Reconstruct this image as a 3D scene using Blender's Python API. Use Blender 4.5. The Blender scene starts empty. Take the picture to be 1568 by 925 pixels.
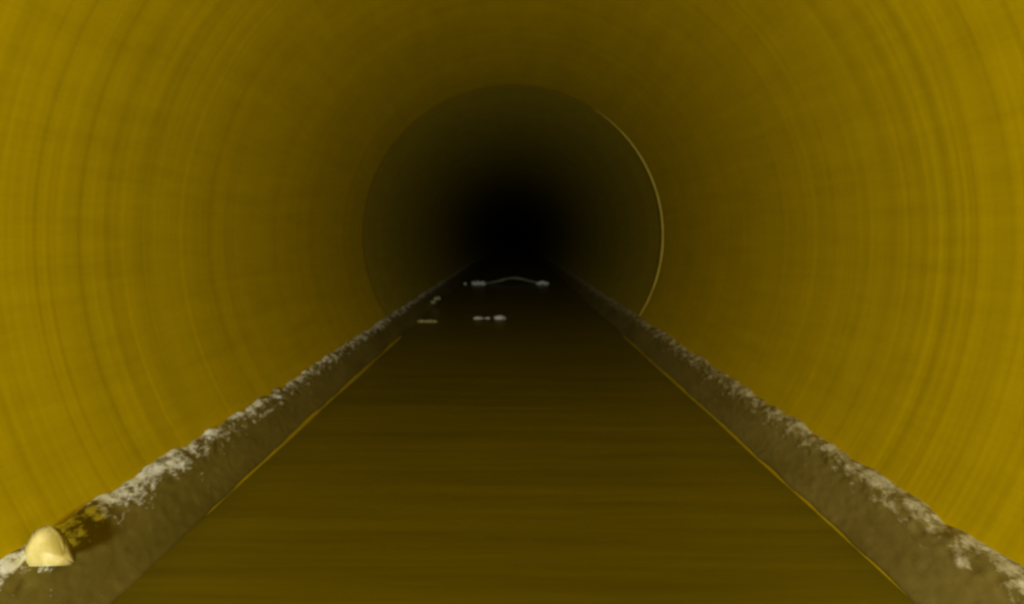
import bpy, bmesh, math, random
from mathutils import Vector, noise
random.seed(4)
scn=bpy.context.scene
scn.view_settings.view_transform='Standard'
R=0.15; F=1000.0
D=bpy.data
def link(o): scn.collection.objects.link(o); return o

# ---------- material helpers
def mat(name):
    m=D.materials.new(name); m.use_nodes=True
    nt=m.node_tree; b=nt.nodes['Principled BSDF']
    return m,nt,b
def N(nt,t,**k):
    n=nt.nodes.new(t)
    for a,v in k.items(): setattr(n,a,v)
    return n
def coords(nt,scale):
    tc=N(nt,'ShaderNodeTexCoord'); mp=N(nt,'ShaderNodeMapping')
    mp.inputs['Scale'].default_value=scale
    nt.links.new(tc.outputs['Object'],mp.inputs['Vector']); return mp.outputs[0]
def noi(nt,vec,scale,detail=4,rough=.6):
    n=N(nt,'ShaderNodeTexNoise'); n.inputs['Scale'].default_value=scale
    n.inputs['Detail'].default_value=detail; n.inputs['Roughness'].default_value=rough
    nt.links.new(vec,n.inputs['Vector']); return n.outputs['Fac']
def ramp(nt,fac,stops):
    r=N(nt,'ShaderNodeValToRGB'); e=r.color_ramp.elements
    while len(e)<len(stops): e.new(.5)
    for i,(p,c) in enumerate(stops): e[i].position=p; e[i].color=(*c,1)
    nt.links.new(fac,r.inputs[0]); return r.outputs[0]
def math_(nt,op,a,b):
    m=N(nt,'ShaderNodeMath',operation=op)
    for i,v in enumerate((a,b)):
        if isinstance(v,(int,float)): m.inputs[i].default_value=v
        else: nt.links.new(v,m.inputs[i])
    return m.outputs[0]

def pipe_mat(name,c1,c2):
    m,nt,b=mat(name)
    a=noi(nt,coords(nt,(3,75,3)),1.0,3,.5)
    s=noi(nt,coords(nt,(60,14,130)),1.0,5,.7)
    f=math_(nt,'ADD',math_(nt,'MULTIPLY',a,.4),math_(nt,'MULTIPLY',s,.6))
    nt.links.new(ramp(nt,f,[(.34,c1),(.66,c2)]),b.inputs['Base Color'])
    # circumferential extrusion ripples, worn smooth further down the run
    rp=noi(nt,coords(nt,(2.5,105,2.5)),1.0,2,.5)
    tc=N(nt,'ShaderNodeTexCoord'); sx=N(nt,'ShaderNodeSeparateXYZ'); nt.links.new(tc.outputs['Object'],sx.inputs[0])
    mr=N(nt,'ShaderNodeMapRange'); mr.inputs['From Min'].default_value=.22; mr.inputs['From Max'].default_value=.42
    mr.inputs['To Min'].default_value=.42; mr.inputs['To Max'].default_value=.05
    nt.links.new(sx.outputs['Y'],mr.inputs['Value'])
    bu=N(nt,'ShaderNodeBump'); bu.inputs['Distance'].default_value=.0012
    nt.links.new(mr.outputs[0],bu.inputs['Strength'])
    nt.links.new(rp,bu.inputs['Height']); nt.links.new(bu.outputs[0],b.inputs['Normal'])
    b.inputs['Roughness'].default_value=.6; b.inputs['Specular IOR Level'].default_value=.1
    return m
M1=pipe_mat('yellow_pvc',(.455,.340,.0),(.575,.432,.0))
M2=pipe_mat('yellow_pvc_darker',(.35,.285,.014),(.43,.35,.018))  # darker, less saturated yellow for the far section and collar

def tube(name,r,y0,y1,m,thick=.008,seg=192,n=60):
    bm=bmesh.new(); rings=[]
    e=.0003
    yy=[y0,y0+e]+[y0+(y1-y0)*i/n for i in range(1,n)]+[y1-e,y1]
    path=[(r,y) for y in yy]+[(r+thick,y1),(r+thick,y0)]
    for rr,y in path:
        rings.append([bm.verts.new((rr*math.cos(2*math.pi*k/seg),y,rr*math.sin(2*math.pi*k/seg))) for k in range(seg)])
    L=len(rings)
    for i in range(L):
        A=rings[i];B=rings[(i+1)%L]
        for k in range(seg):
            f=bm.faces.new((A[k],A[(k+1)%seg],B[(k+1)%seg],B[k])); f.smooth=(1<=i<len(yy)-2)
    bmesh.ops.recalc_face_normals(bm,faces=bm.faces)
    me=D.meshes.new(name); bm.to_mesh(me); bm.free(); me.materials.append(m)
    return link(D.objects.new(name,me))
YJ=R*F/233
root=link(D.objects.new('sewer_pipe',None))
p1=tube('pipe_section_near',R,-1.2,YJ-.0003,M1); p1.parent=root
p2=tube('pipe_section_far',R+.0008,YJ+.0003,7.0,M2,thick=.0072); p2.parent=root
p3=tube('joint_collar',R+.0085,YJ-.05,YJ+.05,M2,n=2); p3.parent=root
# protruding sealing lip that shows on one side
Ml,nt,b=mat('joint_lip_plastic')
nt.links.new(ramp(nt,noi(nt,coords(nt,(40,40,40)),1.,3),[(.3,(.36,.28,.015)),(.7,(.56,.45,.04))]),b.inputs['Base Color'])
b.inputs['Roughness'].default_value=.5
bm=bmesh.new(); seg=160; prof=10; rr=[]
for k in range(seg+1):
    a=math.radians(-33+ (90)*k/seg); t=k/seg
    w=.0010*(math.sin(math.pi*min(1,max(0,t**.75)))**.7)*(1+.3*noise.noise(Vector((t*12,0,0))))+.0001
    c=R-.0002
    ring=[]
    for j in range(prof):
        q=2*math.pi*j/prof
        ring.append(bm.verts.new(((c+w*math.cos(q))*math.cos(a),YJ+w*2.2*math.sin(q),(c+w*math.cos(q))*math.sin(a))))
    rr.append(ring)
for i in range(seg):
    for j in range(prof):
        f=bm.faces.new((rr[i][j],rr[i][(j+1)%prof],rr[i+1][(j+1)%prof],rr[i+1][j])); f.smooth=True
bm.faces.new(rr[0]); bm.faces.new(rr[-1][::-1])
bmesh.ops.recalc_face_normals(bm,faces=bm.faces)
me=D.meshes.new('joint_lip'); bm.to_mesh(me); bm.free(); me.materials.append(Ml)
o=link(D.objects.new('joint_lip',me)); o.parent=root

# ---------- water
WZ=-.675*R; WX=math.sqrt(R*R-WZ*WZ)+.003
Mw,nt,b=mat('murky_water')
f=noi(nt,coords(nt,(5,60,5)),1.,5,.65)
nt.links.new(ramp(nt,f,[(.32,(.140,.112,.0)),(.68,(.195,.152,.001))]),b.inputs['Base Color'])
b.inputs['Roughness'].default_value=.3; b.inputs['IOR'].default_value=1.33
bu=N(nt,'ShaderNodeBump'); bu.inputs['Strength'].default_value=.3; bu.inputs['Distance'].default_value=.0012
nt.links.new(noi(nt,coords(nt,(7,110,7)),1.,3,.5),bu.inputs['Height']); nt.links.new(bu.outputs[0],b.inputs['Normal'])
bm=bmesh.new(); ys=[-1.1+i*.02 for i in range(400)]; nx=24; g=[]
for y in ys:
    g.append([bm.verts.new((-WX+2*WX*i/nx,y,WZ+.0004*noise.noise(Vector((i*.4,y*14,0))))) for i in range(nx+1)])
for i in range(len(ys)-1):
    for j in range(nx):
        bm.faces.new((g[i][j],g[i][j+1],g[i+1][j+1],g[i+1][j])).smooth=True
me=D.meshes.new('sewer_water'); bm.to_mesh(me); bm.free(); me.materials.append(Mw)
link(D.objects.new('sewer_water',me))

# ---------- sediment crusts
def crust_mat(name,pale,lo,hi,c1,c2,band):
    m,nt,b=mat(name)
    base=ramp(nt,noi(nt,coords(nt,(60,20,60)),1.,4,.55),[(.3,c1),(.7,c2)])
    sp=noi(nt,coords(nt,(260,130,260)),1.,5,.7)
    tc=N(nt,'ShaderNodeTexCoord'); sx=N(nt,'ShaderNodeSeparateXYZ'); nt.links.new(tc.outputs['Object'],sx.inputs[0])
    mr=N(nt,'ShaderNodeMapRange'); mr.inputs['From Min'].default_value=-band*R; mr.inputs['From Max'].default_value=-.545*R
    mr.inputs['To Min'].default_value=-.22; mr.inputs['To Max'].default_value=.04
    nt.links.new(sx.outputs['Z'],mr.inputs['Value'])
    k=ramp(nt,math_(nt,'ADD',sp,mr.outputs[0]),[(lo,(0,0,0)),(hi,(1,1,1))])
    mx=N(nt,'ShaderNodeMix',data_type='RGBA')
    nt.links.new(k,mx.inputs['Factor']); nt.links.new(base,mx.inputs['A']); mx.inputs['B'].default_value=(*pale,1)
    nt.links.new(mx.outputs['Result'],b.inputs['Base Color'])
    b.inputs['Roughness'].default_value=.5; b.inputs['Specular IOR Level'].default_value=.35
    bu=N(nt,'ShaderNodeBump'); bu.inputs['Strength'].default_value=.4; bu.inputs['Distance'].default_value=.0005
    nt.links.new(sp,bu.inputs['Height']); nt.links.new(bu.outputs[0],b.inputs['Normal'])
    return m
def sstep(a,b,x):
    t=min(1,max(0,(x-a)/(b-a))); return t*t*(3-2*t)
def crust(side,seed,m):
    bm=bmesh.new(); rows=[]; y=.05; n=26
    while y<5.0:
        row=[]
        if side<0:
            t0=32.1+.8*sstep(.18,.3,y); b0=42.8-.7*sstep(.2,.32,y)+.5*sstep(.6,.8,y)
        else:
            t0=33.0-.3*sstep(.3,.5,y); b0=42.7-.5*sstep(.17,.28,y)
        top=t0+.5*noise.noise(Vector((y*22,seed,0)))+.6*noise.noise(Vector((y*110,seed,3)))
        bot=b0+.3*noise.noise(Vector((y*18,seed,7)))+.3*noise.noise(Vector((y*60,seed,17)))
        for i in range(n+1):
            t=i/n; a=math.radians(top+(bot-top)*t)
            h=.0028*min(1,t/.22)**.7*(1-.8*t)**.9 if t<1 else 0
            if t<.02: h=-.0008
            if t>=.999: h=-.0008
            nz=noise.fractal(Vector((y*210,i*.8,seed)),.8,2.0,4)
            h2=h+((.0006 if t<.35 else .0002)*nz if 0<i<n else 0)
            r=R-h2
            row.append(bm.verts.new((side*r*math.cos(a),y,-r*math.sin(a))))
        rows.append(row); y+=.0011 if y<.5 else (.003 if y<1.2 else .012)
    for i in range(len(rows)-1):
        for j in range(n):
            bm.faces.new((rows[i][j],rows[i][j+1],rows[i+1][j+1],rows[i+1][j])).smooth=True
    bmesh.ops.recalc_face_normals(bm,faces=bm.faces)
    me=D.meshes.new('sediment_crust'); bm.to_mesh(me); bm.free(); me.materials.append(m)
    return link(D.objects.new('sediment_crust',me))
crust(-1,1.3,crust_mat('sediment_left',(.88,.93,.84),.44,.58,(.15,.12,.016),(.23,.185,.035),.60))
crust(1,8.7,crust_mat('sediment_right',(.66,.63,.42),.45,.62,(.17,.135,.022),(.27,.22,.055),.62))

# ---------- lumps
def lump_bm(bm,c,s,seed,sub=4,amp=.25):
    r=bmesh.ops.create_icosphere(bm,subdivisions=sub,radius=1)
    for v in r['verts']:
        d=v.co.normalized(); q=1+amp*noise.fractal(d*1.3+Vector((seed,0,0)),1,2,4)
        v.co=Vector((d.x*s[0]*q+c[0],d.y*s[1]*q+c[1],d.z*s[2]*q+c[2]))
def simple(name,c1,c2,sc=150,rough=.5):
    m,nt,b=mat(name)
    nt.links.new(ramp(nt,noi(nt,coords(nt,(sc,)*3),1.,5,.6),[(.35,c1),(.65,c2)]),b.inputs['Base Color'])
    b.inputs['Roughness'].default_value=rough; return m
def finish(bm,name,*ms):
    for f in bm.faces: f.smooth=True
    me=D.meshes.new(name); bm.to_mesh(me); bm.free()
    for m in ms: me.materials.append(m)
    return link(D.objects.new(name,me))
def P(px,py,z):
    y=F*(-z)/(py-365); return ((px-795)*y/F,y,z)
# pebble on the left bank: angular, leaning, broad base
bm=bmesh.new()
c=P(79,847,-.535*R)
pts=[(-.0062,0,-.0052),(.0066,0,-.0050),(.0060,-.003,-.0016),(.0026,-.001,.0028),(-.0008,0,.0058),(-.0040,-.0005,.0048),(-.0064,-.001,.0004),
     (-.004,.004,-.004),(.004,.004,-.004),(.001,.003,.003),(-.003,-.0045,-.003),(.002,-.0048,-.0028),(-.002,-.0035,.0018)]
vs=[bm.verts.new(p) for p in pts]
bmesh.ops.convex_hull(bm,input=vs)
bmesh.ops.bevel(bm,geom=bm.edges[:],offset=.0005,segments=2,affect='EDGES')
bmesh.ops.translate(bm,verts=bm.verts,vec=c)
finish(bm,'pebble',simple('pebble_stone',(.44,.36,.08),(.66,.58,.22)))
Mf=simple('pale_scum',(.35,.35,.29),(.8,.8,.75),220,.3)
Mt=simple('wet_twig',(.08,.08,.035),(.15,.15,.08),120,.5)
bm=bmesh.new(); y=F*(-WZ)/(441-365)
x0=(735-795)*y/F; x1=(848-795)*y/F; n=50; rr=[]
for i in range(n+1):
    t=i/n; x=x0+(x1-x0)*t
    z=WZ+.001+.012*math.exp(-((t-.55)/.25)**2); w=.0026+.0014*noise.noise(Vector((t*9,0,0)))
    rr.append([bm.verts.new((x,y+w*math.cos(q*math.pi/4),z+w*math.sin(q*math.pi/4))) for q in range(8)])
for i in range(n):
    for j in range(8): bm.faces.new((rr[i][j],rr[i][(j+1)%8],rr[i+1][(j+1)%8],rr[i+1][j])).material_index=1
for k in range(4):
    lump_bm(bm,(x0+.001+k*.006,y-.004,WZ+.002),(.006,.006,.0045+.001*(k%2)),k,2,.4)
    if k<3: lump_bm(bm,(x1-.002-k*.007,y-.004,WZ+.002+.002*(k%2)),(.006,.006,.0045),k+9,2,.4)
lump_bm(bm,(x0-.018,y,WZ+.001),(.004,.005,.003),22,2)
finish(bm,'floating_twig',Mf,Mt)
bm=bmesh.new(); c=P(775,494,WZ)
lump_bm(bm,c,(.008,.006,.004),3,3); lump_bm(bm,(c[0]-.015,c[1],WZ),(.004,.004,.0018),5,2); lump_bm(bm,(c[0]-.026,c[1],WZ),(.007,.005,.0025),6,2)
finish(bm,'scum_clump',Mf)
bm=bmesh.new(); c=P(655,499,WZ)
for k in range(7): lump_bm(bm,(c[0]-.016+k*.005,c[1],WZ),(.004,.004,.0022+.0006*(k%2)),k*3,2)
finish(bm,'scum_clump',simple('yellow_scum',(.3,.26,.07),(.5,.45,.15)))
bm=bmesh.new(); c=P(673,467,-.62*R)
for k in range(5): lump_bm(bm,(c[0]-.006+k*.003,c[1],c[2]-.006+k*.0025+.002*(k%2)),(.0035,.005,.003),k*2,2,.4)
finish(bm,'sediment_clod',simple('clod',(.2,.18,.08),(.4,.37,.2)))

# ---------- lights of the inspection crawler (left and right lamp heads, behind the lens)
def lamp(x,z,y,yaw,pitch,power,size=60,spread=.05):
    l=D.lights.new('crawler_lamp','SPOT'); l.energy=power; l.spot_size=math.radians(size); l.spot_blend=1
    l.shadow_soft_size=spread; l.color=(1,.98,.92)
    o=link(D.objects.new('crawler_lamp',l)); o.location=(x,y,z)
    d=Vector((math.sin(yaw)*math.cos(pitch),math.cos(yaw)*math.cos(pitch),math.sin(pitch)))
    o.rotation_euler=d.to_track_quat('-Z','Y').to_euler()
r_=math.radians
lamp(-.04,.0,-.25,-r_(24),-r_(2),9.6,80,.02)
lamp(.04,.0,-.25,r_(24),-r_(2),9.6,80,.02)
w=D.worlds.new('w'); scn.world=w; w.use_nodes=True; w.node_tree.nodes['Background'].inputs[0].default_value=(0,0,0,1)
cam=D.cameras.new('inspection_camera'); co=link(D.objects.new('inspection_camera',cam))
cam.sensor_width=36; cam.lens=36*F/1588; cam.clip_start=.005
co.rotation_euler=(math.pi/2,0,0)
cam.shift_x=-(795-794)/1588; cam.shift_y=-(468.5-365)/1588
cam.dof.use_dof=True; cam.dof.focus_distance=.07; cam.dof.aperture_fstop=60
scn.camera=co
